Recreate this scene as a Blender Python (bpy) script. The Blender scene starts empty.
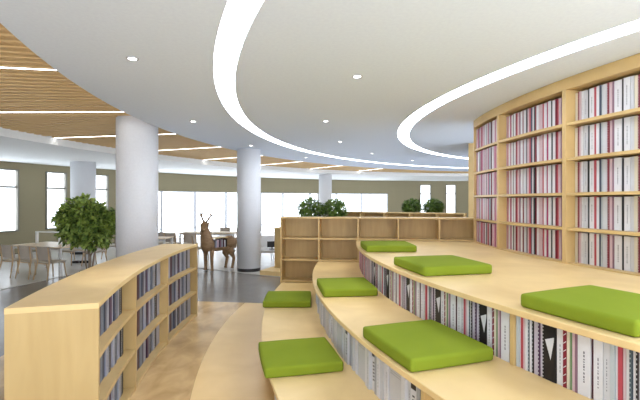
import bpy, bmesh, math, random
from mathutils import Vector, Matrix
random.seed(7)
R = math.radians
S = bpy.context.scene
COL = S.collection
U = 1.2                      # metres per working unit
CX, CY = 8.773, 5.47         # centre of the stepped seating, shelves and floor arcs
RX, RY = 8.516, 6.169        # centre of the ceiling rings and the outer wall
FZ = 1.649                   # eye height in units
zA, zB, zC = -1.306, -.963, -.62
M3 = .343
ZCEIL, ZWOOD = 1.21, 1.36

# ------------------------------------------------------------------ materials
MATS = {}
def base(name):
    m = bpy.data.materials.new(name); m.use_nodes = True
    nt = m.node_tree; b = nt.nodes['Principled BSDF']
    return m, nt, b
def plain(name, col, rough=.5, spec=.5, metal=0):
    if name in MATS: return MATS[name]
    m, nt, b = base(name)
    b.inputs['Base Color'].default_value = (*col, 1); b.inputs['Roughness'].default_value = rough
    b.inputs['Specular IOR Level'].default_value = spec; b.inputs['Metallic'].default_value = metal
    n = nt.nodes.new('ShaderNodeTexNoise'); n.inputs['Scale'].default_value = 30
    tc = nt.nodes.new('ShaderNodeTexCoord'); nt.links.new(tc.outputs['Object'], n.inputs['Vector'])
    mx = nt.nodes.new('ShaderNodeMix'); mx.data_type = 'RGBA'
    mx.inputs[6].default_value = (*[c*.93 for c in col], 1); mx.inputs[7].default_value = (*[min(1, c*1.04) for c in col], 1)
    nt.links.new(n.outputs['Fac'], mx.inputs[0]); nt.links.new(mx.outputs[2], b.inputs['Base Color'])
    MATS[name] = m; return m
def wood(name, c1, c2, rough=.35, scale=(1.2, 1.2, 14), grain=9, coat=0, spec=.5):
    m, nt, b = base(name)
    tc = nt.nodes.new('ShaderNodeTexCoord'); mp = nt.nodes.new('ShaderNodeMapping')
    mp.inputs['Scale'].default_value = scale
    n = nt.nodes.new('ShaderNodeTexNoise'); n.inputs['Scale'].default_value = grain*.15; n.inputs['Detail'].default_value = 5
    n.inputs['Distortion'].default_value = .6
    n2 = nt.nodes.new('ShaderNodeTexNoise'); n2.inputs['Scale'].default_value = 1.1; n2.inputs['Detail'].default_value = 2
    mx = nt.nodes.new('ShaderNodeMix'); mx.data_type = 'RGBA'
    mx.inputs[6].default_value = (*c1, 1); mx.inputs[7].default_value = (*c2, 1)
    rp = nt.nodes.new('ShaderNodeValToRGB'); rp.color_ramp.elements[0].position = .3; rp.color_ramp.elements[1].position = .72
    ad = nt.nodes.new('ShaderNodeMath'); ad.operation = 'MULTIPLY_ADD'; ad.inputs[1].default_value = .35
    L = nt.links.new
    L(tc.outputs['Object'], mp.inputs['Vector']); L(mp.outputs[0], n.inputs['Vector']); L(tc.outputs['Object'], n2.inputs['Vector'])
    ml = nt.nodes.new('ShaderNodeMath'); ml.operation = 'MULTIPLY'; ml.inputs[1].default_value = .65
    L(n.outputs['Fac'], ml.inputs[0]); L(n2.outputs['Fac'], ad.inputs[0]); L(ml.outputs[0], ad.inputs[2])
    L(ad.outputs[0], rp.inputs['Fac']); L(rp.outputs['Color'], mx.inputs[0]); L(mx.outputs[2], b.inputs['Base Color'])
    b.inputs['Roughness'].default_value = rough; b.inputs['Coat Weight'].default_value = coat; b.inputs['Coat Roughness'].default_value = .15
    b.inputs['Specular IOR Level'].default_value = spec
    MATS[name] = m; return m
def emis(name, col, s):
    m, nt, b = base(name)
    b.inputs['Base Color'].default_value = (0, 0, 0, 1)
    b.inputs['Emission Color'].default_value = (*col, 1); b.inputs['Emission Strength'].default_value = s
    MATS[name] = m; return m
def glassmat():
    m = bpy.data.materials.new('window_glass'); m.use_nodes = True; nt = m.node_tree; nt.nodes.clear()
    o = nt.nodes.new('ShaderNodeOutputMaterial'); mx = nt.nodes.new('ShaderNodeMixShader')
    t = nt.nodes.new('ShaderNodeBsdfTransparent'); g = nt.nodes.new('ShaderNodeBsdfGlossy'); g.inputs['Roughness'].default_value = .03
    t.inputs['Color'].default_value = (.97, .98, .98, 1)
    mx.inputs[0].default_value = .05
    nt.links.new(t.outputs[0], mx.inputs[1]); nt.links.new(g.outputs[0], mx.inputs[2]); nt.links.new(mx.outputs[0], o.inputs[0])
    MATS['glass'] = m
glassmat()
wood('maple', (.66, .46, .20), (.84, .63, .31), .42, (1.5, 1.5, 1.5), 9, .08, .35)
wood('maple_edge', (.52, .355, .145), (.66, .47, .21), .4, (2, 2, 2), 9)
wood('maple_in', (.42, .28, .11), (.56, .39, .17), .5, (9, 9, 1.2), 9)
wood('endgrain', (.45, .31, .125), (.57, .41, .185), .45, (6, 6, .8), 9, .0, .3)
wood('woodfloor', (.38, .24, .10), (.78, .55, .28), .22, (1.7, 1.0, 1), 16, .2)
wood('woodstrip', (.75, .52, .23), (.90, .67, .35), .32, (1.2, 1.2, 1), 10, .2)
wood('slat', (.60, .41, .18), (.74, .53, .27), .7, (.7, .7, 1), 8, 0, .2)
wood('deerwood', (.20, .11, .05), (.42, .26, .13), .6, (3, 3, 14), 20)
wood('chairwood', (.50, .34, .19), (.68, .50, .31), .5, (8, 8, 2), 8)
wood('trunk', (.22, .16, .11), (.40, .32, .24), .8, (10, 10, 2), 12)
plain('ceil', (.74, .83, 1.0), .8, .2); plain('white', (.74, .75, .78), .6, .3)
plain('fascia', (.82, .84, .85), .8, .2)
plain('beige', (.315, .275, .175), .8, .2); plain('frame', (.24, .225, .19), .5); plain('alu', (.50, .51, .55), .4)
plain('black', (.012, .012, .014), .35); plain('darkgap', (.05, .032, .018), .9, .1)
plain('whitegloss', (.82, .82, .82), .25); plain('seat', (.50, .44, .36), .9, .2); plain('seatgrey', (.48, .42, .36), .9, .2)
plain('tabletop', (.78, .62, .42), .35)
plain('slatplain', (.76, .52, .25), .7, .2); plain('pot', (.55, .54, .52), .6); plain('soil', (.05, .035, .025), .95)
def greenfabric():
    m, nt, b = base('green_fabric'); L = nt.links.new
    tc = nt.nodes.new('ShaderNodeTexCoord'); n = nt.nodes.new('ShaderNodeTexNoise'); n.inputs['Scale'].default_value = 260
    n2 = nt.nodes.new('ShaderNodeTexNoise'); n2.inputs['Scale'].default_value = 3
    mx = nt.nodes.new('ShaderNodeMix'); mx.data_type = 'RGBA'
    mx.inputs[6].default_value = (.19, .25, .018, 1); mx.inputs[7].default_value = (.235, .30, .026, 1)
    bp = nt.nodes.new('ShaderNodeBump'); bp.inputs['Strength'].default_value = .15; bp.inputs['Distance'].default_value = .001
    L(tc.outputs['Object'], n.inputs['Vector']); L(tc.outputs['Object'], n2.inputs['Vector']); L(n2.outputs['Fac'], mx.inputs[0])
    L(mx.outputs[2], b.inputs['Base Color']); L(n.outputs['Fac'], bp.inputs['Height']); L(bp.outputs[0], b.inputs['Normal'])
    b.inputs['Roughness'].default_value = .9; b.inputs['Specular IOR Level'].default_value = .12
    MATS['green'] = m
greenfabric()
def stone(name, c1, c2, rough, sc, spec=.5):
    m, nt, b = base(name); L = nt.links.new
    tc = nt.nodes.new('ShaderNodeTexCoord'); n = nt.nodes.new('ShaderNodeTexNoise'); n.inputs['Scale'].default_value = sc; n.inputs['Detail'].default_value = 6
    v = nt.nodes.new('ShaderNodeTexNoise'); v.inputs['Scale'].default_value = sc*14
    mx = nt.nodes.new('ShaderNodeMix'); mx.data_type = 'RGBA'; mx.inputs[6].default_value = (*c1, 1); mx.inputs[7].default_value = (*c2, 1)
    a = nt.nodes.new('ShaderNodeMath'); a.operation = 'MULTIPLY_ADD'; a.inputs[1].default_value = .4; 
    h = nt.nodes.new('ShaderNodeMath'); h.operation = 'MULTIPLY'; h.inputs[1].default_value = .6
    L(tc.outputs['Object'], n.inputs['Vector']); L(tc.outputs['Object'], v.inputs['Vector']); L(v.outputs['Fac'], a.inputs[0]); L(n.outputs['Fac'], h.inputs[0]); L(h.outputs[0], a.inputs[2])
    L(a.outputs[0], mx.inputs[0]); L(mx.outputs[2], b.inputs['Base Color']); b.inputs['Roughness'].default_value = rough
    b.inputs['Specular IOR Level'].default_value = spec
    MATS[name] = m
stone('greyfloor', (.15, .135, .12), (.27, .25, .225), .22, 3)
stone('lightfloor', (.60, .585, .56), (.74, .72, .70), .22, 2)
def leafmat(name, c1, c2):
    m, nt, b = base(name); L = nt.links.new
    g = nt.nodes.new('ShaderNodeNewGeometry'); tc = nt.nodes.new('ShaderNodeTexCoord')
    n = nt.nodes.new('ShaderNodeTexNoise'); n.inputs['Scale'].default_value = 9
    mx = nt.nodes.new('ShaderNodeMix'); mx.data_type = 'RGBA'; mx.inputs[6].default_value = (*c1, 1); mx.inputs[7].default_value = (*c2, 1)
    rp = nt.nodes.new('ShaderNodeValToRGB'); rp.color_ramp.elements[0].position = .35; rp.color_ramp.elements[1].position = .65
    L(tc.outputs['Object'], n.inputs['Vector']); L(n.outputs['Fac'], rp.inputs['Fac']); L(rp.outputs['Color'], mx.inputs[0]); L(mx.outputs[2], b.inputs['Base Color'])
    b.inputs['Roughness'].default_value = .45
    MATS[name] = m
leafmat('leaf', (.06, .12, .02), (.45, .58, .13)); leafmat('leaf2', (.045, .10, .015), (.17, .27, .045))
emis("ring", (.90, .95, 1.04), 8); emis('led', (1, .97, .92), 8); emis('down', (1, .98, .95), 12)

# ------------------------------------------------------------------ helpers
def PT(r, th, z, c=(CX, CY)):
    a = R(th); return Vector((U*(c[0]-r*math.cos(a)), U*(c[1]+r*math.sin(a)), U*(z+FZ)))
CR = (RX, RY)
def W(x, y, z): return Vector((U*x, U*y, U*(z+FZ)))
def obj(name, bm, mats, parent=None, smooth=False):
    bmesh.ops.recalc_face_normals(bm, faces=bm.faces)
    me = bpy.data.meshes.new(name); bm.to_mesh(me); bm.free()
    for m in (mats if isinstance(mats, (list, tuple)) else [mats]): me.materials.append(MATS[m])
    if smooth:
        for p in me.polygons: p.use_smooth = True
    o = bpy.data.objects.new(name, me); COL.objects.link(o)
    if parent: o.parent = parent
    return o
def tag(o, label, cat, group=None, kind=None):
    o['label'] = label; o['category'] = cat
    if group: o['group'] = group
    if kind: o['kind'] = kind
    return o
def struct(o): o['kind'] = 'structure'; return o
def thing(name, label, cat, loc=(0, 0, 0), rz=0, group=None):
    o = bpy.data.objects.new(name, None); COL.objects.link(o); o.empty_display_size = .1
    o.location = loc; o.rotation_euler = (0, 0, rz); return tag(o, label, cat, group)
def box(bm, x0, x1, y0, y1, z0, z1, mi=0, M=None):
    vs = [bm.verts.new(Vector((x, y, z)) if M is None else M @ Vector((x, y, z))) for x in (x0, x1) for y in (y0, y1) for z in (z0, z1)]
    for q in ((0, 1, 3, 2), (4, 6, 7, 5), (0, 4, 5, 1), (2, 3, 7, 6), (0, 2, 6, 4), (1, 5, 7, 3)):
        f = bm.faces.new([vs[i] for i in q]); f.material_index = mi
def NB(): return bmesh.new()
def arcbox(bm, r0, r1, t0, t1, z0, z1, c=(CX, CY), step=.8, mi=0, org=Vector((0, 0, 0))):
    n = max(1, int(abs(t1-t0)/step)); rows = []
    for i in range(n+1):
        t = t0+(t1-t0)*i/n
        rows.append([bm.verts.new(PT(r, t, z, c)-org) for r, z in ((r0, z0), (r1, z0), (r1, z1), (r0, z1))])
    full = abs(abs(t1-t0)-360) < 1e-6
    for a, b in zip(rows, rows[1:]):
        for k in range(4):
            f = bm.faces.new((a[k], a[(k+1) % 4], b[(k+1) % 4], b[k])); f.material_index = mi
    for e in ((rows[0], rows[-1])): 
        f = bm.faces.new(e); f.material_index = mi
def tube(bm, pts, rad, seg=8, cap=True, mi=0):
    pts = [Vector(p) for p in pts]; rings = []
    if not isinstance(rad, (list, tuple)): rad = [rad]*len(pts)
    for i, p in enumerate(pts):
        d = (pts[min(i+1, len(pts)-1)]-pts[max(i-1, 0)]).normalized()
        up = Vector((0, 0, 1)) if abs(d.z) < .9 else Vector((1, 0, 0))
        a = d.cross(up).normalized(); b = d.cross(a).normalized()
        rr = rad[i] if isinstance(rad[i], tuple) else (rad[i], rad[i])
        rings.append([bm.verts.new(p+a*math.cos(2*math.pi*k/seg)*rr[0]+b*math.sin(2*math.pi*k/seg)*rr[1]) for k in range(seg)])
    for q, w in zip(rings, rings[1:]):
        for k in range(seg): bm.faces.new((q[k], q[(k+1) % seg], w[(k+1) % seg], w[k])).material_index = mi
    if cap:
        bm.faces.new(rings[0]).material_index = mi; bm.faces.new(list(reversed(rings[-1]))).material_index = mi
def lathe(bm, prof, seg=32, x=0, y=0, mi=0):
    rings = [[bm.verts.new((x+r*math.cos(2*math.pi*k/seg), y+r*math.sin(2*math.pi*k/seg), z)) for k in range(seg)] for r, z in prof]
    for q, w in zip(rings, rings[1:]):
        for k in range(seg): bm.faces.new((q[k], q[(k+1) % seg], w[(k+1) % seg], w[k])).material_index = mi
    bm.faces.new(list(reversed(rings[0]))).material_index = mi; bm.faces.new(rings[-1]).material_index = mi
def bevel(o, w, seg=2):
    m = o.modifiers.new('bevel', 'BEVEL'); m.width = w; m.segments = seg; m.limit_method = 'ANGLE'; m.angle_limit = R(40)

# ------------------------------------------------------------------ camera, world
cam = bpy.data.cameras.new('camera'); co = bpy.data.objects.new('camera', cam); COL.objects.link(co)
cam.sensor_width = 36; cam.lens = 36*414.6/640; cam.shift_y = .75/640; cam.clip_start = .05; cam.clip_end = 200
co.location = (0, 0, FZ*U); co.rotation_euler = (R(90), 0, 0); S.camera = co
w = bpy.data.worlds.new('sky_and_fill'); S.world = w; w.use_nodes = True
bg = w.node_tree.nodes['Background']; 
_n = w.node_tree.nodes; _l = w.node_tree.links.new
_tc = _n.new('ShaderNodeTexCoord'); _sp = _n.new('ShaderNodeSeparateXYZ'); _mr = _n.new('ShaderNodeMapRange')
_mr.inputs['From Min'].default_value = -.12; _mr.inputs['From Max'].default_value = .12; _mr.inputs['To Min'].default_value = 6.2; _mr.inputs['To Max'].default_value = 2.2  # stronger glow below the horizon, added to light the ceiling from underneath
_l(_tc.outputs['Generated'], _sp.inputs[0]); _l(_sp.outputs['Z'], _mr.inputs['Value']); _l(_mr.outputs[0], bg.inputs[1])
bg.inputs[0].default_value = (.88, .94, 1.02, 1)
S.view_settings.view_transform = 'Standard'; S.view_settings.look = 'None'; S.view_settings.gamma = 1
S.view_settings.exposure = 0.29; S.view_settings.use_curve_mapping = False
S.cycles.max_bounces = 8; S.cycles.diffuse_bounces = 5

# ------------------------------------------------------------------ floor
bm = NB()
arcbox(bm, .5, 19.52, -52, 130, -FZ-.25, -FZ-.0101, CR, 2)
struct(obj('floor', bm, 'greyfloor'))
def floorarc(name, r0, r1, t0, t1, z0, z1, mat):
    b = NB(); arcbox(b, r0, r1, t0, t1, z0, z1); return struct(obj(name, b, mat))
floorarc('floor_wood', 10.06, 12.2, -52, 7.05, -FZ-.009, -FZ, 'woodfloor')
floorarc('floor_wood_strip', 9.0, 10.058, -52, 7.05, -FZ-.009, -FZ+.001, 'woodstrip')
# pale tile field beyond the dark path, with its curved edge
edge = [(-7.2, 3.0), (-6.6, 5.2), (-6.1, 7.0), (-5.92, 7.75), (-5.76, 8.5), (-5.55, 9.4), (-5.1, 10.3), (-4.5, 10.75), (-3.8, 10.75), (-2.94, 10.2), (-1.92, 9.6), (-1.29, 9.2), (0.2, 8.5), (2.0, 7.9)]
bm = NB()
top = [bm.verts.new(W(x, y, -FZ)) for x, y in edge] ; top += [bm.verts.new(W(x, y, -FZ)) for x, y in ((8.5, 25.4), (0, 23.6), (-6, 19.0), (-9, 14.4), (-10.5, 9), (-10.8, 6.5), (-10.5, 3.0))]
f = bm.faces.new(top); g = bmesh.ops.extrude_face_region(bm, geom=[f])
bmesh.ops.translate(bm, verts=[v for v in g['geom'] if isinstance(v, bmesh.types.BMVert)], vec=(0, 0, -.011))
struct(obj('floor_tile', bm, 'lightfloor'))

# ------------------------------------------------------------------ ceiling
bm = NB()
TH = .12
for r0, r1 in ((.3, 7.03), (7.24, 9.583), (9.784, 11.204)): arcbox(bm, r0, r1, 0, 360, ZCEIL, ZCEIL+TH, CR, 1.0)
arcbox(bm, 6.9, 9.9, 0, 360, ZCEIL+TH, ZCEIL+TH+.02, CR, 3)
struct(obj('ceiling', bm, 'ceil'))
bm = NB(); arcbox(bm, 14.55, 20, -35, 130, ZCEIL, ZWOOD+.1, CR, 1.5)
struct(obj('ceiling_rim', bm, 'fascia'))
bm = NB(); arcbox(bm, 11.1, 14.7, -45, 130, ZWOOD+.10, ZWOOD+.12, CR, 2)
struct(obj('ceiling_backing', bm, 'darkgap'))
bm = NB(); t = -44.0
LEDS = [.9+10.25*k for k in range(-3, 10)]
while t < 125:
    if min(abs(t-a) for a in LEDS) > .52: arcbox(bm, 11.15, 14.54, t-.19, t+.19, ZWOOD, ZWOOD+.06, CR, 5)
    t += .72
for a in LEDS:
    if -45 < a < 125:
        for s0 in (-.30, .085): arcbox(bm, 11.15, 14.54, a+s0, a+s0+.215, ZWOOD, ZWOOD+.06, CR, 5)
struct(obj('ceiling_slats', bm, 'slatplain'))
for i, (r0, r1, lab) in enumerate(((9.583, 9.784, 'wide outer white light ring sweeping across the ceiling from top left'), (7.03, 7.24, 'smaller inner white light ring in the ceiling nearer the tall bookcase'))):
    t = thing('ring_light', lab, 'ring light', PT(0, 0, ZCEIL, CR), 0)
    b = NB(); arcbox(b, r0+.002, r1-.002, 0, 360, ZCEIL+.004, ZCEIL+.03, CR, 1, org=PT(0, 0, ZCEIL, CR)); obj('diffuser', b, 'ring', t)
    b = NB()
    for q in (r0-.004, r1): arcbox(b, q, q+.004, 0, 360, ZCEIL-.002, ZCEIL+.03, CR, 1, org=PT(0, 0, ZCEIL, CR))
    obj('rim', b, 'white', t)
ORD = ['first', 'second', 'third', 'fourth', 'fifth', 'sixth', 'seventh', 'eighth', 'ninth', 'tenth', 'eleventh', 'twelfth', 'thirteenth', 'fourteenth', 'fifteenth', 'sixteenth', 'seventeenth', 'eighteenth', 'nineteenth', 'twentieth']
ORD += ['twenty-'+q for q in ORD[:9]] + ['thirtieth'] + ['thirty-'+q for q in ORD[:9]] + ['fortieth'] + ['forty-'+q for q in ORD[:9]] + ['fiftieth'] + ['fifty-'+q for q in ORD[:9]] + ['sixtieth'] + ['sixty-'+q for q in ORD[:9]] + ['seventieth'] + ['seventy-'+q for q in ORD[:9]] + ['eightieth'] + ['eighty-'+q for q in ORD[:9]]
LL = ['nearest slanted light strip in the slatted ceiling, top left', 'long light strip of the slatted ceiling just left of the big column', 'slatted ceiling light strip ending above the left thin column', 'light strip of the slatted ceiling right of the big column', 'light strip of the slatted ceiling left of the middle column',
      'light strip of the slatted ceiling just right of the middle column', 'distant light strip above the far round column', 'farther light strip right of the far round column', 'far light strip over the right-hand planted shelf', 'farthest light strip beside the tall bookcase']
for i, a in enumerate(LEDS[2:10]):
    b = NB(); arcbox(b, 11.22, 14.53, a-.07, a+.07, ZWOOD-.002, ZWOOD+.012, CR, 5, org=PT(12.8, a, ZWOOD, CR))
    o = obj('linear_light', b, 'led'); o.location = PT(12.8, a, ZWOOD, CR); tag(o, LL[i], 'strip light', 'light strips between the ceiling slats')
DL = [(10.45, -14.66, 'round recessed downlight at top left, near the slatted ceiling'), (8.43, -14.7, 'round recessed downlight at top centre, between the two light rings'),
      (10.45, .8, 'downlight in the outer ceiling band between big and middle columns'), (8.43, .8, 'downlight straight above the shelves, second from the camera between the rings'),
      (10.45, 16.2, 'tiny downlight over the middle column'), (8.43, 16, 'third downlight from the camera in the row between the rings'),
      (8.44, 31.6, 'fourth downlight from the camera between the rings'), (8.5, 47.5, 'farthest downlight in the row between the rings'),
      (10.44, 31.4, 'tiny far downlight between outer ring and slatted ceiling, right of middle column')]
for r, a, lab in DL:
    p = PT(r, a, ZCEIL, CR); t = thing('downlight', lab, 'downlight', p, 0, 'recessed ceiling downlights')
    b = NB(); lathe(b, [(.040, -.004), (.040, .01)], 24); obj('lamp', b, 'down', t)
    b = NB(); bmesh.ops.create_circle(b, segments=24, radius=.062); b.free(); b = NB()
    n = 24; rr = []
    for k in range(n):
        c_, s_ = math.cos(2*math.pi*k/n), math.sin(2*math.pi*k/n)
        rr.append([b.verts.new((q*c_, q*s_, z)) for q, z in ((.043, .0), (.043, -.008), (.062, -.006), (.062, .0))])
    for k in range(n):
        for j in range(4): b.faces.new((rr[k][j], rr[k][(j+1) % 4], rr[(k+1) % n][(j+1) % 4], rr[(k+1) % n][j]))
    obj('trim', b, 'alu', t)
    ld = bpy.data.lights.new('downlight_beam', 'SPOT'); ld.energy = 60; ld.spot_size = R(40); ld.spot_blend = .7; ld.shadow_soft_size = .05; ld.color = (1, .96, .88)
    lo = bpy.data.objects.new('downlight_beam', ld); COL.objects.link(lo); lo.location = p-Vector((0, 0, .03))

# ------------------------------------------------------------------ outer wall with windows
f_, px0 = 414.6, 320.
RW = 19.4
def wallth(px):
    t = (px-px0)/f_; a = 1+t*t; b = -2*(t*RX+RY); c = RX**2+RY**2-RW**2
    Y = (-b+math.sqrt(b*b-4*a*c))/2/a; return math.degrees(math.atan2(Y-RY, RX-t*Y))
ZT, ZB_, ZM = .99, -.97, .43
wins = []    # th0, th1, zb, zt, transom z
def addwin(p0, p1, zb, zt, tr): wins.append((wallth(p0), wallth(p1), zb, zt, tr))
a0, a1 = wallth(-3), wallth(18.6)
wins.append((a1-4.3, a1, ZB_, ZT, ZM)); wins.append((a1-4.3-8.0, a1-8.0, ZB_, ZT, ZM))
addwin(45.5, 66.5, ZB_, ZT, ZM); addwin(90, 108.2, ZB_, ZT, ZM)
addwin(126, 318, -FZ+.03, ZM, None)
addwin(331, 387.5, -FZ+.03, ZM, None)
addwin(420, 431, ZB_, ZT, ZM); addwin(445.7, 456, ZB_, ZT, ZM)
addwin(474, 486, ZB_, ZT, ZM)
wins.sort()
bm = NB(); t = -30.0; TW = .12
def wp(t0, t1, z0, z1): arcbox(bm, RW, RW+TW, t0, t1, z0, z1, CR, 1.5)
for (w0, w1, zb, zt, tr) in wins:
    wp(t, w0, -FZ-.009, ZCEIL); wp(w0, w1, zt, ZCEIL)
    if zb > -FZ+.05: wp(w0, w1, -FZ-.009, zb)
    t = w1
wp(t, 130, -FZ-.009, ZCEIL)
struct(obj('wall_back', bm, 'beige'))
MUL = [161.5, 195, 226, 261, 283, 310]
for i, (w0, w1, zb, zt, tr) in enumerate(wins):
    e = bpy.data.objects.new('window_%d' % (i+1), None); COL.objects.link(e); e['kind'] = 'structure'
    b = NB(); fw = .12 if tr else .08; d = .05; r0 = RW-.04; r1 = RW+.07
    fm = 'frame' if tr else 'alu'
    arcbox(b, r0, r1, w0, w0+fw, zb, zt, CR, 2); arcbox(b, r0, r1, w1-fw*1.3, w1, zb, zt, CR, 2)
    arcbox(b, r0, r1, w0, w1, zt-.04, zt, CR, 1.5); arcbox(b, r0, r1, w0, w1, zb, zb+.04, CR, 1.5)
    if tr: arcbox(b, r0+.02, r1, w0+.05, w1-.05, tr-.03, tr+.03, CR, 1.5)
    elif w1-w0 > 12:
        for m_ in MUL: a = wallth(m_); arcbox(b, r0+.02, r1, a-.14, a+.14, zb, zt, CR, 2)
        arcbox(b, r0+.02, r1, w0, w1, -1.26, -1.23, CR, 1.5)
    else:
        a = wallth(361.5); arcbox(b, r0+.02, r1, a-.11, a+.11, zb, zt, CR, 2)
        a = wallth(336.5); arcbox(b, r0+.02, r1, a-.08, a+.08, zb, zt, CR, 2)
    obj('window_frame', b, fm, e)
    b = NB(); arcbox(b, RW+.05, RW+.055, w0+.05, w1-.05, zb+.02, zt-.02, CR, 1.5); obj('window_pane', b, 'glass', e)

# ------------------------------------------------------------------ columns
def column(x, y, r, z1, lab, baseh=.05):
    t = thing('column', lab, 'column', W(x, y, -FZ), 0)
    b = NB(); lathe(b, [(r*U, .09 if baseh else 0), (r*U, (z1+FZ)*U)], 48); o = obj('shaft', b, 'white', t, True)
    for p in o.data.polygons:
        if abs(p.normal.z) > .9: p.use_smooth = False
    b = NB(); lathe(b, [(r*U*.985, 0), (r*U*.985, .09)], 48); obj('base', b, 'black', t)
column(-3.06, 6.95, .328, ZWOOD+.055, 'thick white round column rising behind the low curved bookcase')
column(-1.685, 9.83, .278, ZWOOD+.055, 'white round column with black foot beside the wooden deer')
column(.245, 19.2, .30, ZCEIL, 'slim white round column in front of the far windows')
column(-7.45, 13.05, .355, ZCEIL, 'white round column behind the leafy indoor tree')

# ------------------------------------------------------------------ stepped seating
T0, T1 = 7.1, -46
def tier(name, lab, zt, rout, rin, zlow, dividers):
    org = PT(rout, -10, zlow); t = thing('step_bench', lab, 'stepped bench', org, 0, 'curved seating steps')
    def add(nm, mat, parts, step=.5):
        b = NB()
        for q in parts: arcbox(b, *q, step=step, org=org)
        return obj(nm, b, mat, t)
    o = add('top_board', ['maple'], [(rin, rout+.012, T0, T1, zt-.036, zt)]); bevel(o, .004, 1)
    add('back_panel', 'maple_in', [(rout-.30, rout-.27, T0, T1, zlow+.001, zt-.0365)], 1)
    for a in dividers: add('divider', 'maple_edge', [(rout-.265, rout-.018, a-.10, a+.10, zlow+.001, zt-.0365)])
DIVC = -21.68
tier('C', 'top curved wooden step carrying three green cushions, pink and red books in its riser', zC, 8.25, 6.02, zB, [6.9, DIVC, -36.5])
tier('B', 'middle curved wooden step with two green cushions, white binders in its riser', zB, 8.86, 7.99, zA, [6.9, -21.55, -36])
tier('A', 'lowest curved wooden step with two green cushions beside the aisle', zA, 9.44, 8.60, -FZ, [6.9, -33])

# green cushions
def cushion(r, th, zt, lab, sx=.62, sy=.62, tk=.08, rz=0):
    b = NB(); sx *= U; sy *= U; tk *= U; n = 14; rad = .028
    e = 4.5
    bmesh.ops.create_cube(b, size=1)
    bmesh.ops.scale(b, vec=(sx, sy, tk), verts=b.verts)
    bmesh.ops.bevel(b, geom=list(b.edges), offset=rad, segments=4, profile=.6, affect='EDGES')
    bmesh.ops.subdivide_edges(b, edges=[q for q in b.edges if q.calc_length() > .2], cuts=6, use_grid_fill=True)
    for v in b.verts:
        u, w_ = v.co.x/(sx/2), v.co.y/(sy/2)
        k = max(0, 1-u*u)*max(0, 1-w_*w_)
        if v.co.z > tk*.4: v.co.z += .010*k
        v.co.x += math.copysign(.006, u)*abs(u)**4*(1-w_*w_)
        v.co.y += math.copysign(.006, w_)*abs(w_)**4*(1-u*u)
        v.co.z += tk/2
    o = obj('seat_cushion', b, 'green', None, True)
    o.location = PT(r, th, zt)+Vector((0, 0, .001)); o.rotation_euler = (0, 0, R(-th)+rz)
    return tag(o, lab, 'cushion', 'green seat cushions on the steps')
cushion(9.185, -.75, zA, 'green square cushion at far end of the lowest step', .585, .59)
cushion(9.19, -13.1, zA, 'green square cushion at near end of the lowest step', .60, .60)
cushion(8.56, -6.8, zB, 'green cushion at far end of the middle step', .555, .62)
cushion(8.56, -18.85, zB, 'green cushion at near end of the middle step above white binders', .572, .65)
cushion(7.92, -1.3, zC, 'farthest green cushion on the top step, by the open shelf', .61, .62)
cushion(7.875, -12.55, zC, 'middle green cushion of the three on the top step', .63, .65)
cushion(7.875, -24.0, zC, 'nearest green cushion on the top step at the right edge', .63, .62)

# ------------------------------------------------------------------ books
PAL = dict(white=(.66, .66, .69), offwhite=(.54, .55, .58), grey=(.34, .36, .39), lav=(.46, .42, .50), cream=(.62, .57, .45), pinkw=(.56, .42, .46), pink=(.50, .22, .30),
           mauve=(.24, .13, .18), rose=(.44, .065, .09), dkred=(.20, .012, .03), black=(.010, .009, .012), green=(.16, .26, .12), teal=(.46, .51, .53), tealdk=(.06, .09, .11), maroon=(.06, .010, .022), bluegrey=(.16, .19, .25), slate=(.05, .06, .10),
           palebl=(.36, .37, .45), dark=(.02, .018, .026), purple=(.07, .03, .075), magenta=(.34, .025, .11))
for k_, v_ in PAL.items(): plain('cv_'+k_, v_, .42, .4)
plain('pages', (.74, .71, .64), .9, .1); plain('ink', (.16, .16, .18), .6); plain('inkw', (.60, .61, .63), .6)
def bookgeo(b, w, h, d, style, M, ci=0, pi=1, mi=2):
    g = .0020; w = w-g; x0, x1 = -w/2, w/2; c = min(.0025, w*.18)
    box(b, x0, x1, 0, c, 0, h, ci, M)
    box(b, x0, x0+c, c, d, 0, h, ci, M); box(b, x1-c, x1, c, d, 0, h, ci, M)
    box(b, x0+c, x1-c, c, d-.004, .003, h-.004, pi, M)
    e = -.0004
    def q(pts):
        vs = [b.verts.new(M @ Vector((x, e, z)) if M else Vector((x, e, z))) for x, z in pts]; b.faces.new(vs).material_index = mi
    if style == 'text':
        z = h*.22
        while z < h*.72:
            l = random.uniform(.006, .02); q([(-w*.06, z), (w*.06, z), (w*.06, z+l), (-w*.06, z+l)]); z += l+random.uniform(.004, .012)
    elif style == 'diag':
        for k in range(7):
            z = h*(.05+.14*k); q([(-w*.4, z), (w*.4, z+w*.7), (w*.4, z+w*.7+.006), (-w*.4, z+.006)])
    elif style == 'dots':
        for k in range(13):
            z = h*(.04+.074*k); q([(-w*.35, z), (-w*.05, z), (-w*.05, z+.009), (-w*.35, z+.009)])
    elif style == 'tri':
        q([(-w*.3, h*.72), (w*.38, h*.80), (w*.36, h*.72), (w*.12, h*.38)])
        for k in range(15):
            z = h*(.03+.064*k); q([(-w*.49, z), (-w*.43, z), (-w*.43, z+.008), (-w*.49, z+.008)])
    elif style == 'tag':
        q([(-w*.46, h*.80), (w*.46, h*.80), (w*.46, h*.965), (-w*.46, h*.965)])
        for k in range(6):
            z = h*(.25+.08*k); q([(-w*.2, z), (w*.2, z), (w*.2, z+.012), (-w*.2, z+.012)])
    elif style == 'lines':
        for k in range(3):
            z = h*(.88-.05*k); q([(-w*.4, z), (w*.42, z), (w*.42, z+.003), (-w*.4, z+.003)])
DARKC = {'black', 'dkred', 'dark', 'maroon', 'purple', 'slate', 'rose', 'tealdk', 'magenta'}
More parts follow.
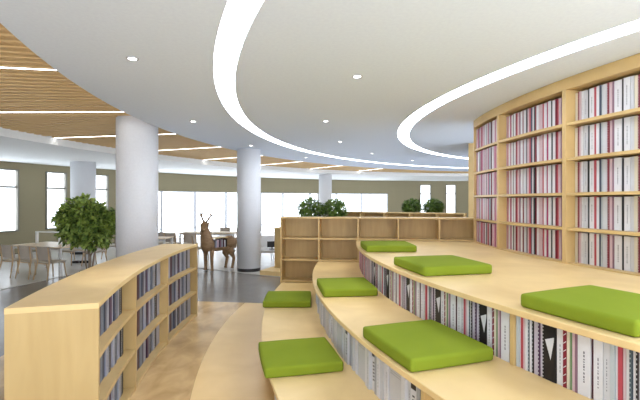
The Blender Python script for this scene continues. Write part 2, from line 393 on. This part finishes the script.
def bookobj(w, h, d, color, style, loc, rz, lab, cat, group):
    b = NB(); bookgeo(b, w, h, d, style, None)
    mk = 'inkw' if (color in DARKC and style != 'tag') else ('cv_black' if style == 'tag' else 'ink')
    o = obj('book' if cat == 'book' else cat, b, ['cv_'+color, 'pages', mk]); o.location = loc; o.rotation_euler = (0, 0, rz)
    return tag(o, lab, cat, group)
CN = dict(white='white', offwhite='off-white', grey='grey', lav='lavender', cream='cream', pinkw='pale pink', pink='pink', mauve='mauve', rose='rose red', dkred='dark red', black='black', green='green', teal='pale teal', tealdk='dark teal', maroon='maroon', bluegrey='blue-grey', slate='slate blue', palebl='pale blue', dark='charcoal', purple='purple', magenta='magenta')
SN = dict(text=' with small print', diag=' with diagonal dashes', dots=' with a dotted spine', tri=' with a white triangle', tag=' with a black tag', lines=' with fine ruled lines')
def nearth(px, r):
    t = (px-px0)/f_; a = 1+t*t; b = -2*(t*CX+CY); c = CX**2+CY**2-r*r
    Y = (-b-math.sqrt(b*b-4*a*c))/2/a; return math.degrees(math.atan2(Y-CY, CX-t*Y))
# riser of the top step: one repeat measured as widths (unit lengths on the arc)
PERC = [(3.6, 'rose', ''), (2.2, 'pinkw', ''), (2.6, 'white', ''), (2.0, 'tealdk', 'dots'), (2.2, 'white', ''), (2.2, 'black', 'dots'), (4.4, 'lav', ''), (2.4, 'purple', 'dots'), (2.4, 'lav', ''),
        (13.5, 'black', 'tri'), (6.4, 'white', 'text'), (3.6, 'dkred', 'diag'), (2.6, 'cream', ''), (1.8, 'green', ''), (2.8, 'pinkw', ''), (2.2, 'mauve', ''), (11.0, 'white', 'text'), (2.0, 'maroon', ''), (7.5, 'white', 'text'), (5, 'offwhite', 'text')]
unitC = .583/sum(q[0] for q in PERC)   # metres per listed width
def run(seq, rspine, th0, th1, zbot, h, dep, unit, inner, group, labf, cat='book', hvar=.02, ivar=.012, start=0, skip=None, tint=None):
    """th0 is the screen-left end; books run towards th1; returns how many"""
    sgn = 1 if th1 > th0 else -1; th = th0; k = start; n = 0; out = []
    while True:
        wd, colr, st = seq[k % len(seq)]; w = wd*unit
        dth = math.degrees(w/(rspine*U-(0 if inner else dep+.012)))
        if abs(th+sgn*dth-th0) > abs(th1-th0): break
        mid = th+sgn*dth/2
        if skip and any(abs(mid-s) < g+dth/2 for s, g in skip):
            s, g = [q for q in skip if abs(mid-q[0]) < q[1]+dth/2][0]
            th = s+sgn*(g+.01); k += 1; continue
        hh = h*(1-random.random()*hvar); ins = random.random()*ivar
        r = rspine-ins/U if not inner else rspine+ins/U
        c2 = tint(colr, mid) if tint else colr
        out.append((w, hh, dep, c2, st, PT(r, mid, zbot)+Vector((0, 0, .0005)), R(-90-mid) if not inner else R(90-mid)))
        th += sgn*dth; k += 1
    for i, q in enumerate(out): bookobj(*q, labf(i, q[3], q[4], q[5]), cat, group)
    return len(out)
def pink_bounce(c, th):  # reddish bounce light put into the cover colours towards the far end
    if th > -1.5: return {'white': 'pinkw', 'offwhite': 'pinkw', 'cream': 'pinkw', 'lav': 'pink', 'green': 'mauve', 'grey': 'mauve', 'pinkw': 'pink', 'tealdk': 'mauve', 'rose': 'magenta'}.get(c, c)
    if th > -7: return {'white': 'pinkw', 'cream': 'pinkw', 'green': 'mauve'}.get(c, c)
    return c
HB = (M3-.036)*U-.008
def labC(side):
    return lambda i, c, s, p: '%s book%s, %s from %s in the top step riser' % (CN[c], SN.get(s, ''), ORD[i], side)
# split: left of the divider, right of the divider; each keeps the measured phase
sumw = sum(q[0] for q in PERC)*unitC/(8.22*U); sumd = math.degrees(sumw)
ph0 = nearth(521, 8.22)
# left of the divider, walking away from it so the sequence ends right
seqL = list(reversed(PERC[:-2]))   # maroon next to the divider, then the wide white ...
def runleft():
    th = DIVC+.12; k = 0; out = []
    full = list(reversed(PERC)); idx = 2
    while th < 6.6:
        wd, colr, st = full[idx % len(full)]; idx += 1
        w = wd*unitC
        dth = math.degrees(w/(8.22*U-.21))
        if th+dth > 6.65: break
        mid = th+dth/2; c2 = pink_bounce(colr, mid)
        if st == 'tri' and mid > -6: wd = 6; w = wd*unitC; dth = math.degrees(w/(8.22*U-.21)); mid = th+dth/2
        out.append((w, HB*(1-random.random()*.02), .20, c2, st, PT(8.22-random.random()*.008, mid, zB)+Vector((0, 0, .0015)), R(-90-mid)))
        th += dth
    out.reverse()
    for i, q in enumerate(out):
        j = len(out)-1-i
        lab = '%s book%s, top step riser, %s left of divider' % (CN[q[3]], SN.get(q[4], ''), ORD[j] if j < len(ORD) else 'one of the farthest')
        if j >= len(ORD): lab = '%s book%s, top step riser, %s from its far end' % (CN[q[3]], SN.get(q[4], ''), ORD[i])
        bookobj(*q, lab, 'book', 'books in the riser of the top step')
    return len(out)
n1 = runleft()
n2 = run([(3.4, 'teal', ''), (1.6, 'white', '')]+PERC, 8.22, DIVC-.12, -29.5, zB, HB, .20, unitC, False, 'books in the riser of the top step',
         lambda i, c, s, p: '%s book%s, top step riser, %s right of divider' % (CN[c], SN.get(s, ''), ORD[i]))
# riser of the middle step: white binders
PERB = [(2.2, 'white', ''), (2.0, 'offwhite', 'text'), (3.2, 'white', 'tag'), (1.8, 'grey', ''), (2.4, 'white', 'text'), (2.4, 'offwhite', ''), (2.0, 'white', ''), (1.8, 'white', 'text'), (9.2, 'offwhite', 'lines')]
n3 = run(PERB, 8.83, 6.6, -21.35, zA, HB, .20, .0223, False, 'white binders in the riser of the middle step',
         lambda i, c, s, p: '%s %s%s, middle step riser, %s from far end' % ('wide' if s == 'lines' else 'slim', CN[c]+' binder', SN.get(s, ''), ORD[i]), 'binder', .05, .035)
# a few in the lowest riser by the near cushion
n4 = run(PERB, 9.41, -14.2, -22.5, -FZ, HB, .20, .0223, False, 'white binders in the riser of the lowest step',
         lambda i, c, s, p: '%s%s in the lowest step riser, %s from the far end' % (CN[c]+' binder', SN.get(s, ''), ORD[i]), 'binder', .05, .03)

# ------------------------------------------------------------------ tall curved bookcase
RT = 6.5
TU = [7.1, -1.38, -12.1, -22.8, -33.5]
org = PT(RT, -10, zC)
tb = thing('tall_bookcase', 'tall curved maple bookcase at the right, packed with magazines up to the ceiling', 'bookcase', org)
def addt(nm, mat, parts, step=.6, par=tb, o_=org):
    b = NB()
    for q in parts: arcbox(b, *q, step=step, org=o_)
    return obj(nm, b, mat, par)
HT = ZCEIL-.003
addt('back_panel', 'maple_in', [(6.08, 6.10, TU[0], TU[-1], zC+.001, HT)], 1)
addt('header', 'maple_edge', [(6.101, RT, TU[0], TU[-1], zC+5*M3-.0, HT)])
for a in TU:
    w_ = .21
    lo, hi = (a-.22, a) if a == TU[0] else (a-w_, a+w_)
    addt('upright', 'maple_edge', [(6.101, RT, lo, hi, zC+.001, zC+5*M3-.001)])
for k in range(5):
    for i in range(4):
        hi = TU[i]-(.23 if i == 0 else .22); lo_ = TU[i+1]+.22
        z0 = zC+k*M3
        addt('shelf_board', 'maple_edge', [(6.101, RT-.006, hi, lo_, z0-.014 if k else z0+.001, z0+.014 if k else z0+.012)])
PERT = [(1.4, 'cream', ''), (.8, 'dkred', 'dots'), (1.0, 'pinkw', ''), (1.2, 'white', 'text'), (2.2, 'offwhite', 'text'), (.7, 'black', ''), (2.4, 'white', 'text'), (1.0, 'rose', ''), (1.4, 'white', ''), (.8, 'slate', ''), (.7, 'teal', ''), (2.0, 'offwhite', ''),
        (1.0, 'dkred', 'dots'), (1.2, 'pinkw', ''), (.8, 'mauve', ''), (3.2, 'white', 'text'), (.7, 'black', ''), (2.6, 'white', 'text'), (1.4, 'offwhite', '')]
HTB = (M3-.03)*U
RTN = ['bottom row', 'second row up', 'middle row', 'fourth row up', 'top row']
RS = RT-.10
n5 = 0
for k in range(5):
    zb = zC+k*M3+(.0145 if k else .0125)
    n5 += run(PERT, RS, TU[2]-.24, -19.0, zb, HTB-.012, .2, .026, False, 'magazines in the right-hand bay of the tall bookcase',
        lambda i, c, s, p: '%s magazine%s, %s, tall right bay, %s from left' % (CN[c], SN.get(s, ''), RTN[k], ORD[i]), 'magazine', .03, .01)
PERT2 = [(.8, 'pinkw', ''), (.6, 'rose', ''), (1.2, 'white', ''), (.6, 'magenta', ''), (1.3, 'white', ''), (.5, 'black', ''), (1.1, 'white', ''), (.6, 'dkred', ''), (.6, 'rose', ''), (1, 'pinkw', ''), (.7, 'mauve', ''), (1.2, 'white', ''), (.5, 'dkred', ''), (1.5, 'offwhite', ''), (.5, 'black', ''), (1.0, 'pinkw', ''), (.8, 'rose', ''), (.7, 'slate', ''), (.8, 'offwhite', ''), (.7, 'black', ''), (.7, 'dkred', ''), (1.1, 'white', ''), (.8, 'pinkw', '')]
for k in range(5):
    zb = zC+k*M3+(.0145 if k else .0125)
    n5 += run(PERT2, RS, TU[1]-.24, TU[2]+.24, zb, HTB-.012, .2, .043, False, 'magazines in the middle bay of the tall bookcase',
        lambda i, c, s, p: '%s magazine%s, %s, tall middle bay, %s from left' % (CN[c], SN.get(s, ''), RTN[k], ORD[i]), 'magazine', .03, .01)
# the farther bays (past three hundred volumes) as one mass
b = NB(); matl = ['cv_'+q for q in PAL]+['pages', 'ink']; idx = {q: i for i, q in enumerate(PAL)}; NP = len(PAL)
def massrow(th0, th1, zb, seq, unit, start=0, pinkf=0, rs=RS):
    th = th0; k = start
    while True:
        wd, colr, st = seq[k % len(seq)]; k += 1
        if random.random() < pinkf: colr = {'white': 'pinkw', 'offwhite': 'pinkw', 'lav': 'pinkw', 'cream': 'pink', 'teal': 'mauve', 'pinkw': 'pink', 'rose': 'magenta'}.get(colr, colr)
        w = wd*unit; dth = math.degrees(w/(rs*U-.21))
        if th-dth < th1: break
        mid = th-dth/2; p = PT(rs-random.random()*.008, mid, zb)
        M = Matrix.Translation(p) @ Matrix.Rotation(R(-90-mid), 4, 'Z')
        bookgeo(b, w, (HTB-.012)*(1-random.random()*.03), .2, '', M, idx[colr], NP, NP+1)
        th -= dth
for k in range(5):
    zb = zC+k*M3+(.0145 if k else .0125)
    massrow(TU[0]-.25, TU[1]+.24, zb, PERT2, .046, 0, .6, RT-.03)
    massrow(-19.05, TU[3]+.24, zb, PERT, .026, 5)
    massrow(TU[3]-.24, TU[4]+.24, zb, PERT, .026, 2)
o = obj('magazines', b, matl); tag(o, 'rows of red, pink and white magazines in the farther bays of the tall bookcase', 'magazines', None, 'stuff')

# ------------------------------------------------------------------ low curved bookcase (left)
LU = [-16.25, -10.1, -3.85, 2.6]
org = PT(10.78, -7, -FZ)
lb = thing('low_bookcase', 'low curved maple bookcase at the left with three bays of grey-blue books', 'bookcase', org)
def addl(nm, mat, parts, step=.5, bev=0):
    b = NB()
    for q in parts: arcbox(b, *q, step=step, org=org)
    o = obj(nm, b, mat, lb)
    if bev: bevel(o, bev, 1)
    return o
addl('top_board', 'maple', [(10.539, 11.03, LU[0]-.004, LU[3]+.004, zC-.034, zC)], .5)
addl('back_panel', 'maple_edge', [(11.0, 11.028, LU[0]+.185, LU[3]-.185, -FZ+.002, zC-.0345)])
for i, a in enumerate(LU):
    lo, hi = (a, a+.18) if i == 0 else ((a-.18, a) if i == 3 else (a-.1, a+.1))
    addl('end_panel' if i in (0, 3) else 'upright', 'endgrain' if i in (0, 3) else 'maple_edge', [(10.541, 11.029 if i in (0, 3) else 10.998, lo, hi, -FZ+.002, zC-.0345)])
for k in range(3):
    for i in range(3):
        lo = LU[i]+(.19 if i == 0 else .11); hi = LU[i+1]-(.19 if i == 2 else .11)
        z0 = -FZ+k*M3
        addl('shelf_board' if k else 'bottom_board', 'maple_edge', [(10.545, 10.998, lo, hi, z0-.016 if k else z0+.002, z0+.016 if k else z0+.03)])
PERL = [(2.2, 'bluegrey', 'text'), (2.6, 'palebl', 'text'), (3.2, 'black', 'dots'), (4.8, 'palebl', ''), (3.0, 'maroon', ''), (3.4, 'bluegrey', 'text'), (2.4, 'slate', ''), (3.0, 'palebl', 'text'), (1.8, 'dark', 'dots'), (2.2, 'purple', ''), (2.4, 'palebl', ''), (2.0, 'slate', 'text')]
BN = ['nearest bay', 'middle bay', 'far bay']; RNL = ['bottom row', 'middle row', 'top row']
n6 = 0
for k in range(3):
    for i in range(3):
        lo = LU[i]+(.2 if i == 0 else .13); hi = LU[i+1]-(.2 if i == 2 else .13)
        zb = -FZ+k*M3+(.0165 if k else .0305)
        n6 += run(PERL, 10.541+.075, lo, hi, zb, (M3-.05)*U-(.02 if k else .035), .28, .029, True, 'books in the low curved bookcase',
            lambda j, c, s, p: '%s book%s, low bookcase %s, %s, %s from left' % (CN[c], SN.get(s, ''), BN[i], RNL[k], ORD[j]), 'book', .08, .02)
print('BOOKS', n1, n2, n3, n4, n5, n6)

# ------------------------------------------------------------------ open shelves closing the steps
def openshelf(lab, r0, th, nb, bw, ztop, depth, rows, grp=None):
    p = PT(r0, th, -FZ); t = thing('open_shelf', lab, 'shelf', p, R(-th), grp)
    H = (ztop+FZ)*U; wd = nb*bw*U; tk = .027; d = depth*U
    b = NB(); box(b, 0, wd, 0, d, H-tk, H); o = obj('top_board', b, 'maple_edge', t)
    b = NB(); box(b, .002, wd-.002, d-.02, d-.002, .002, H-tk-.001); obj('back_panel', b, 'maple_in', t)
    for i in range(nb+1):
        x = i*bw*U; x0 = 0 if i == 0 else (wd-tk if i == nb else x-tk/2)
        b = NB(); box(b, x0, x0+tk, 0, d-.021, .002, H-tk-.001); obj('upright', b, 'maple_edge', t)
    for k in range(rows):
        z = H-(k+1)*M3*U
        for i in range(nb):
            x0 = i*bw*U+(tk if i == 0 else tk/2)+.001; x1 = (i+1)*bw*U-(tk if i == nb-1 else tk/2)-.001
            b = NB(); box(b, x0, x1, .004, d-.021, z-.013, z+.013); obj('shelf_board', b, 'maple_edge', t)
openshelf('open maple shelf of empty square bays behind the steps, nearer one', 9.485, 7.2, 5, .622, -.262, .30, 3)
openshelf('farther open maple shelf whose top row shows above the nearer one', 9.54, 29, 5, .592, -.262, .27, 1)
# second block of steps across the aisle
t = thing('low_cabinet', 'maple cabinet end just left of the open shelf, standing on a low plinth', 'cabinet', PT(10.66, 22.8, -FZ+.1))
b = NB(); arcbox(b, 9.9, 10.66, 22.8, 28.5, -FZ+.101, zC-.03, org=PT(10.66, 22.8, -FZ+.1)); obj('body', b, 'endgrain', t)
b = NB(); arcbox(b, 9.88, 10.68, 22.7, 28.5, zC-.03, zC, org=PT(10.66, 22.8, -FZ+.1)); obj('top_board', b, 'maple', t)
b = NB(); arcbox(b, 9.4, 10.78, 20.3, 28.6, -FZ+.001, -FZ+.1); tag(obj('plinth_step', b, 'maple'), 'low maple plinth step on the floor right of the middle column', 'step')
t = thing('tall_bookcase', 'narrow end of a second tall maple bookcase seen beyond the first', 'bookcase', PT(6.5, 30, -FZ))
b = NB(); arcbox(b, 6.05, 6.52, 29.95, 30.5, -FZ+.001, HT, org=PT(6.5, 30, -FZ)); obj('end_panel', b, 'maple_edge', t)
b = NB(); arcbox(b, 6.05, 6.08, 30.52, 48, -FZ+.001, HT, org=PT(6.5, 30, -FZ)); obj('back_panel', b, 'maple_in', t)
b = NB()
for k in range(9):
    z = -FZ+.02+k*M3
    if z < HT-.03: arcbox(b, 6.09, 6.5, 30.52, 48, z, z+.03, org=PT(6.5, 30, -FZ))
obj('shelf_boards', b, 'maple_edge', t)

# ------------------------------------------------------------------ plants
def leafcloud(b, c, rx, ry, rz, n, size, shell=.55, sub=None):
    subs = sub or [(Vector((0, 0, 0)), 1)]
    for i in range(n):
        o_, s_ = random.choice(subs)
        while True:
            v = Vector((random.uniform(-1, 1), random.uniform(-1, 1), random.uniform(-1, 1)))
            if shell < v.length < 1: break
        p = c+o_+Vector((v.x*rx, v.y*ry, v.z*rz))*s_
        d = (Vector((v.x, v.y, v.z*.6))+Vector((random.gauss(0, .5), random.gauss(0, .5), random.gauss(-.1, .4)))).normalized()
        sd = d.cross(Vector((random.gauss(0, .4), random.gauss(0, .4), 1))).normalized(); nn = sd.cross(d).normalized()
        L = size*random.uniform(.7, 1.25); wv = L*.26
        pts = [p, p+d*L*.35+sd*wv+nn*L*.05, p+d*L*.8+sd*wv*.6-nn*L*.03, p+d*L-nn*L*.12, p+d*L*.8-sd*wv*.6-nn*L*.03, p+d*L*.35-sd*wv+nn*L*.05]
        m_ = [p+d*L*.35-nn*L*.02, p+d*L*.8-nn*L*.08]
        vs = [b.verts.new(q) for q in pts]; ms = [b.verts.new(q) for q in m_]
        for q in ((vs[0], vs[1], ms[0]), (vs[0], ms[0], vs[5]), (vs[1], vs[2], ms[1], ms[0]), (ms[0], ms[1], vs[4], vs[5]), (vs[2], vs[3], ms[1]), (ms[1], vs[3], vs[4])): b.faces.new(q)
t = thing('indoor_tree', 'leafy indoor tree with a round dark green crown left of the thick column', 'plant', W(-4.45, 8.0, -FZ))
b = NB(); lathe(b, [(.16, 0), (.21, .38), (.19, .38), (.185, .34)], 28); pt = obj('pot', b, 'pot', t)
b = NB(); lathe(b, [(.18, .325), (.18, .345)], 24); obj('soil', b, 'soil', pt)
b = NB()
tube(b, [(0, 0, .34), (.01, 0, .6), (-.02, .02, .85), (0, 0, 1.3)], [.035, .03, .028, .015])
for k in range(9):
    a = k*2.4; tube(b, [(-.02, .02, .65+.05*k), (.18*math.cos(a), .18*math.sin(a), .95+.05*k), (.42*math.cos(a), .42*math.sin(a), 1.15+.09*k)], [.018, .012, .005], 6)
tube(b, [(.04, .03, .34), (.08, .03, .6), (.14, .02, .95), (.25, 0, 1.3)], [.026, .022, .02, .01])
tube(b, [(-.05, .0, .34), (-.08, -.02, .6), (-.1, .02, .95), (-.28, .05, 1.3)], [.02, .018, .016, .01])
obj('trunk', b, 'trunk', t, True)
b = NB(); subs = [(Vector((0, 0, 0)), 1), (Vector((.25, 0, .05)), .7), (Vector((-.25, .0, -.1)), .75), (Vector((.0, -.2, .15)), .7), (Vector((.2, -.1, -.18)), .7), (Vector((-.1, -.1, .28)), .6), (Vector((-.3, -.1, .12)), .55), (Vector((.33, -.1, -.02)), .55)]
leafcloud(b, Vector((-.03, 0, 1.45)), .60, .5, .52, 4200, .145, .35, subs); obj('foliage', b, 'leaf', t)
def shrub(x, y, lab, rx, zbase, ztop):
    t = thing('potted_shrub', lab, 'plant', W(x, y, -FZ), 0, None); h = (zbase+FZ)*U
    b = NB(); lathe(b, [(.13, 0), (.17, h), (.15, h), (.15, h-.04)], 28); pt = obj('pot', b, 'pot', t)
    b = NB(); lathe(b, [(.145, h-.06), (.145, h-.035)], 24); obj('soil', b, 'soil', pt)
    b = NB()
    for k in range(7): a = k*.9; tube(b, [(.03*math.cos(a), .03*math.sin(a), h-.05), (.12*math.cos(a), .12*math.sin(a), h+.12), (.2*math.cos(a), .2*math.sin(a), h+.25)], [.008, .006, .003], 5)
    obj('stems', b, 'trunk', t)
    b = NB(); hh = (ztop-zbase)*U
    leafcloud(b, Vector((0, 0, h+hh*.45)), rx*U*.93, rx*U*.9, hh*.55, 1500, .07, .2); obj('foliage', b, 'leaf2', t)
shrub(-.17, 7.75, 'left bushy green shrub of the pair behind the nearer open shelf', .25, -.34, .03)
shrub(.27, 7.75, 'right bushy green shrub of the pair behind the nearer open shelf', .25, -.34, .02)
shrub(2.26, 10.2, 'left green shrub of the pair behind the farther open shelf', .25, -.30, .03)
shrub(2.72, 9.95, 'right green shrub of the pair behind the farther open shelf', .25, -.30, .03)

# ------------------------------------------------------------------ chairs and tables
def make_chair(loc, rz, lab, group):
    t = thing('dining_chair', lab, 'chair', loc, rz, group)   # local -y is the back of the chair
    b = NB(); vs = []
    box(b, -.23, .23, -.21, .23, .41, .455); o = obj('seat', b, 'seat', t); bevel(o, .015, 2)
    b = NB(); n = 8; rows = []
    for i in range(n+1):
        u = -1+2*i/n; x = .22*u; y = -.25+.07*u*u
        rows.append([b.verts.new((x*1.0, y+dy-k*.05, .50+k*.34)) for dy in (0, .018) for k in (0, 1)])
    for p, q in zip(rows, rows[1:]):
        for a, c in ((0, 1), (1, 3), (3, 2), (2, 0)): b.faces.new((p[a], p[c], q[c], q[a]))
    b.faces.new((rows[0][0], rows[0][1], rows[0][3], rows[0][2])); b.faces.new((rows[-1][0], rows[-1][1], rows[-1][3], rows[-1][2]))
    obj('backrest', b, 'seatgrey', t)
    for sx in (-1, 1):
        b = NB(); tube(b, [(sx*.20, .19, .412), (sx*.235, .235, 0)], [.02, .013], 8); obj('leg', b, 'chairwood', t, True)
        b = NB(); tube(b, [(sx*.205, -.255, .82), (sx*.20, -.21, .45), (sx*.235, -.30, 0)], [.012, .02, .013], 8); obj('leg', b, 'chairwood', t, True)
    b = NB(); tube(b, [(-.19, -.19, .398), (.19, -.19, .398)], .012, 6); obj('seat_rail', b, 'chairwood', t)
    b = NB(); tube(b, [(-.19, .19, .398), (.19, .19, .398)], .012, 6); obj('seat_rail', b, 'chairwood', t)
    return t
def table(cx, cy, rz, lx, ly, lab, h=.75, leg='whitegloss', topm='tabletop', name='table'):
    t = thing(name, lab, 'table', W(cx, cy, -FZ), rz)
    b = NB(); box(b, -lx/2, lx/2, -ly/2, ly/2, h-.03, h); o = obj('tabletop', b, topm, t); bevel(o, .005, 1)
    for sx in (-1, 1):
        for sy in (-1, 1):
            b = NB(); x = sx*(lx/2-.05); y = sy*(ly/2-.05); box(b, x-.03, x+.03, y-.03, y+.03, 0, h-.031); obj('leg', b, leg, t)
    b = NB(); box(b, -lx/2+.08, lx/2-.08, -ly/2+.05, -ly/2+.08, h-.09, h-.031); obj('apron', b, leg, t); b = NB(); box(b, -lx/2+.08, lx/2-.08, ly/2-.08, ly/2-.05, h-.09, h-.031); obj('apron', b, leg, t)
    return t
G1 = 'chairs at the dining tables'
ang = math.atan2(-.5, 1.45)
table(-6.28, 9.75, ang, 1.9, 1.1, 'pale wood table with white legs left of the indoor tree')
def atT(a, p): c_, s_ = math.cos(ang), math.sin(ang); return W(-6.28+a*c_-p*s_, 9.75+a*s_+p*c_, -FZ)
make_chair(atT(-.20, -.72), ang, 'grey-backed wooden chair cut by the left edge of the picture', G1)
make_chair(atT(.34, -.72), ang, 'grey-backed chair second from the left edge, at the table', G1)
make_chair(atT(.87, -.72), ang, 'third chair from the left edge, beside the white table leg', G1)
make_chair(W(-5.75, 10.55, -FZ), ang+R(180), 'wooden chair on the far side of the table, behind the tree', G1)
make_chair(W(-6.45, 10.8, -FZ), ang+R(180), 'far-side chair directly behind the white desk frame', G1)
make_chair(W(-6.0, 11.9, -FZ), ang+R(120), 'pale chair between the tree trunk and the thick column', G1)
t = thing('desk_frame', 'white upright frame standing on the pale wood table', 'frame', W(-6.44, 9.83, -FZ)+Vector((0, 0, .751)), ang)
b = NB(); box(b, -.48, -.42, -.03, .03, 0, .32); obj('post', b, 'whitegloss', t); b = NB(); box(b, .42, .48, -.03, .03, 0, .32); obj('post', b, 'whitegloss', t)
b = NB(); box(b, -.48, .48, -.03, .03, .321, .35); obj('crossbar', b, 'whitegloss', t)
# middle tables
table(-4.75, 11.6, 0, 1.3, .8, 'table with a dark edge just right of the thick column')
table(-3.6, 13.6, R(-4), 2.2, .9, 'farther long table behind the wooden deer')
make_chair(W(-4.92, 12.75, -FZ), R(10), 'chair nearest to the right side of the thick column', G1)
make_chair(W(-4.46, 12.55, -FZ), R(-5), 'brown-grey chair beyond the low bookcase end, left of the chair pair', G1)
make_chair(W(-3.86, 12.4, -FZ), R(8), 'brown-grey chair beyond the low bookcase end, right of the chair pair', G1)
make_chair(W(-3.25, 11.3, -FZ), R(-80), 'chair turned sideways between the low bookcase end and the deer', G1)
make_chair(W(-2.75, 14.4, -FZ), R(180), 'pale chair behind the far table, right of the deer head', G1)
make_chair(W(-3.35, 14.45, -FZ), R(180), 'pale chair behind the far table, hidden partly by the deer antlers', G1)
# low lounge table right of the middle column
table(-1.25, 10.55, 0, .9, .6, 'low white coffee table right of the middle column', .50, 'whitegloss', 'whitegloss', 'coffee_table')
t = thing('tabletop_monitor', 'small black monitor on the low white table', 'monitor', W(-1.22, 10.55, -FZ)+Vector((0, 0, .501)), R(10))
b = NB(); box(b, -.09, .09, -.06, .06, 0, .012); obj('foot', b, 'black', t)
b = NB(); box(b, -.015, .015, -.01, .01, .012, .06); obj('stand', b, 'black', t)
b = NB(); box(b, -.15, .15, -.015, .015, .06, .24); obj('screen', b, 'black', t)
t = thing('lounge_chair', 'white lounge chair behind the low white table', 'chair', W(-1.55, 11.6, -FZ), R(180))
b = NB(); box(b, -.3, .3, -.28, .28, .26, .40); o = obj('seat', b, 'whitegloss', t); bevel(o, .03, 2)
b = NB(); box(b, -.3, .3, -.34, -.26, .30, .78); o = obj('backrest', b, 'whitegloss', t); bevel(o, .03, 2)
for sx in (-1, 1):
    for sy in (-1, 1): b = NB(); tube(b, [(sx*.24, sy*.22, .262), (sx*.27, sy*.26, 0)], [.015, .012], 8); obj('leg', b, 'alu', t)
for i, px_ in enumerate((76, 83.5, 89.8)):
    Y = 11.0; b = NB(); box(b, -.09, .09, -.06, .06, 0, .075); o = obj('floor_box', b, 'black'); bevel(o, .008, 1)
    o.location = W((px_-320)/f_*Y, Y, -FZ); tag(o, ('left', 'middle', 'right')[i]+'most small black box on the pale floor, seen beside the tree trunk' if i != 1 else 'middle one of three small black boxes on the pale floor', 'box', 'small black floor boxes')

# ------------------------------------------------------------------ deer-shaped book stand
DP, DR = W(-2.45, 10.0, -FZ), R(44)
dt = thing('deer_bookstand', 'brown wooden deer with antlers carrying a small bookshelf in its body', 'deer sculpture', DP, DR)
# local: faces -x, length about .95 m
b = NB()
tube(b, [(-.30, 0, .58), (-.35, 0, .74), (-.38, 0, .92), (-.42, 0, 1.08), (-.45, 0, 1.22)], [(.15, .19), (.18, .20), (.165, .17), (.135, .14), (.10, .11)], 12)
tube(b, [(-.34, 0, 1.27), (-.43, 0, 1.30), (-.50, -.05, 1.27), (-.56, -.13, 1.20), (-.59, -.18, 1.165)], [(.07, .07), (.115, .11), (.10, .10), (.06, .06), (.045, .045)], 12)
hn = obj('head_and_neck', b, 'deerwood', dt, True)
b = NB()
tube(b, [(.17, 0, .76), (.25, 0, .76), (.38, 0, .74), (.48, 0, .68), (.53, 0, .60)], [(.11, .15), (.16, .19), (.18, .22), (.14, .18), (.05, .07)], 12)
tube(b, [(.34, 0, .66), (.36, 0, .50), (.37, 0, .40)], [(.15, .15), (.15, .12), (.08, .08)], 12)
obj('hindquarters', b, 'deerwood', dt, True)
b = NB(); tube(b, [(-.36, 0, .66), (-.30, 0, .60), (-.1, 0, .575), (.15, 0, .59), (.30, 0, .62)], [(.14, .08), (.15, .06), (.15, .045), (.15, .05), (.14, .08)], 12); obj('belly', b, 'deerwood', dt, True)
b = NB(); box(b, -.30, .22, -.16, .16, .905, .93); obj('back_board', b, 'maple', dt)
b = NB(); box(b, -.29, .21, -.16, .16, .625, .645); obj('book_shelf', b, 'deerwood', dt)
for sx, xs in ((-1, (-.30, -.34)), (1, (.36, .42))):
    for sy in (-1, 1):
        x = xs[0]+(-.05 if sy > 0 else .04); b = NB()
        if sx < 0: tube(b, [(x, sy*.10, .60), (x-.01, sy*.10, .36), (x, sy*.10, .05), (x-.01, sy*.10, 0)], [.075, .050, .040, .052], 10)
        else: tube(b, [(x, sy*.11, .54), (x-.04, sy*.11, .45), (x+.05, sy*.11, .30), (x, sy*.11, .05), (x-.01, sy*.11, 0)], [.105, .075, .050, .040, .052], 10)
        obj('leg', b, 'deerwood', dt, True)
for sy in (-1, 1):
    b = NB()
    A = [(-.42, sy*0.081, 1.38), (-.41, sy*0.176, 1.47), (-.39, sy*0.270, 1.55), (-.41, sy*0.324, 1.64), (-.43, sy*0.351, 1.73)]
    tube(b, A, [.028, .026, .022, .017, .008], 7)
    tube(b, [A[1], (-.50, sy*0.135, 1.56), (-.52, sy*0.095, 1.63)], [.020, .015, .007], 6)
    tube(b, [A[2], (-.39, sy*0.176, 1.64), (-.41, sy*0.135, 1.71)], [.018, .013, .006], 6)
    tube(b, [A[2], (-.32, sy*0.378, 1.61), (-.31, sy*0.446, 1.69)], [.018, .013, .006], 6)
    tube(b, [A[3], (-.37, sy*0.270, 1.70), (-.38, sy*0.230, 1.76)], [.015, .011, .005], 6)
    obj('antler', b, 'deerwood', hn, True)
    b = NB(); tube(b, [(-.40, sy*.09, 1.33), (-.38, sy*.17, 1.36), (-.37, sy*.25, 1.34)], [(.03, .015), (.05, .016), (.008, .005)], 8); obj('ear', b, 'deerwood', hn, True)
b = NB(); tube(b, [(.50, 0, .70), (.56, 0, .66), (.57, 0, .56)], [.035, .03, .012], 8); obj('tail', b, 'deerwood', dt, True)
MD = Matrix.Translation(DP) @ Matrix.Rotation(DR, 4, 'Z')
x = -.17
for i, (wd, c) in enumerate(((.05, 'palebl'), (.06, 'pinkw'), (.03, 'black'), (.05, 'mauve'), (.05, 'grey'), (.04, 'maroon'), (.05, 'offwhite'), (.04, 'black'))):
    p = MD @ Vector((x+wd/2, -.13, .646)); x += wd
    bookobj(wd, .20+.02*(i % 3), .2, c, '', p, DR, '%s book, %s from left in the deer body shelf' % (CN[c], ORD[i]), 'book', 'books inside the wooden deer')
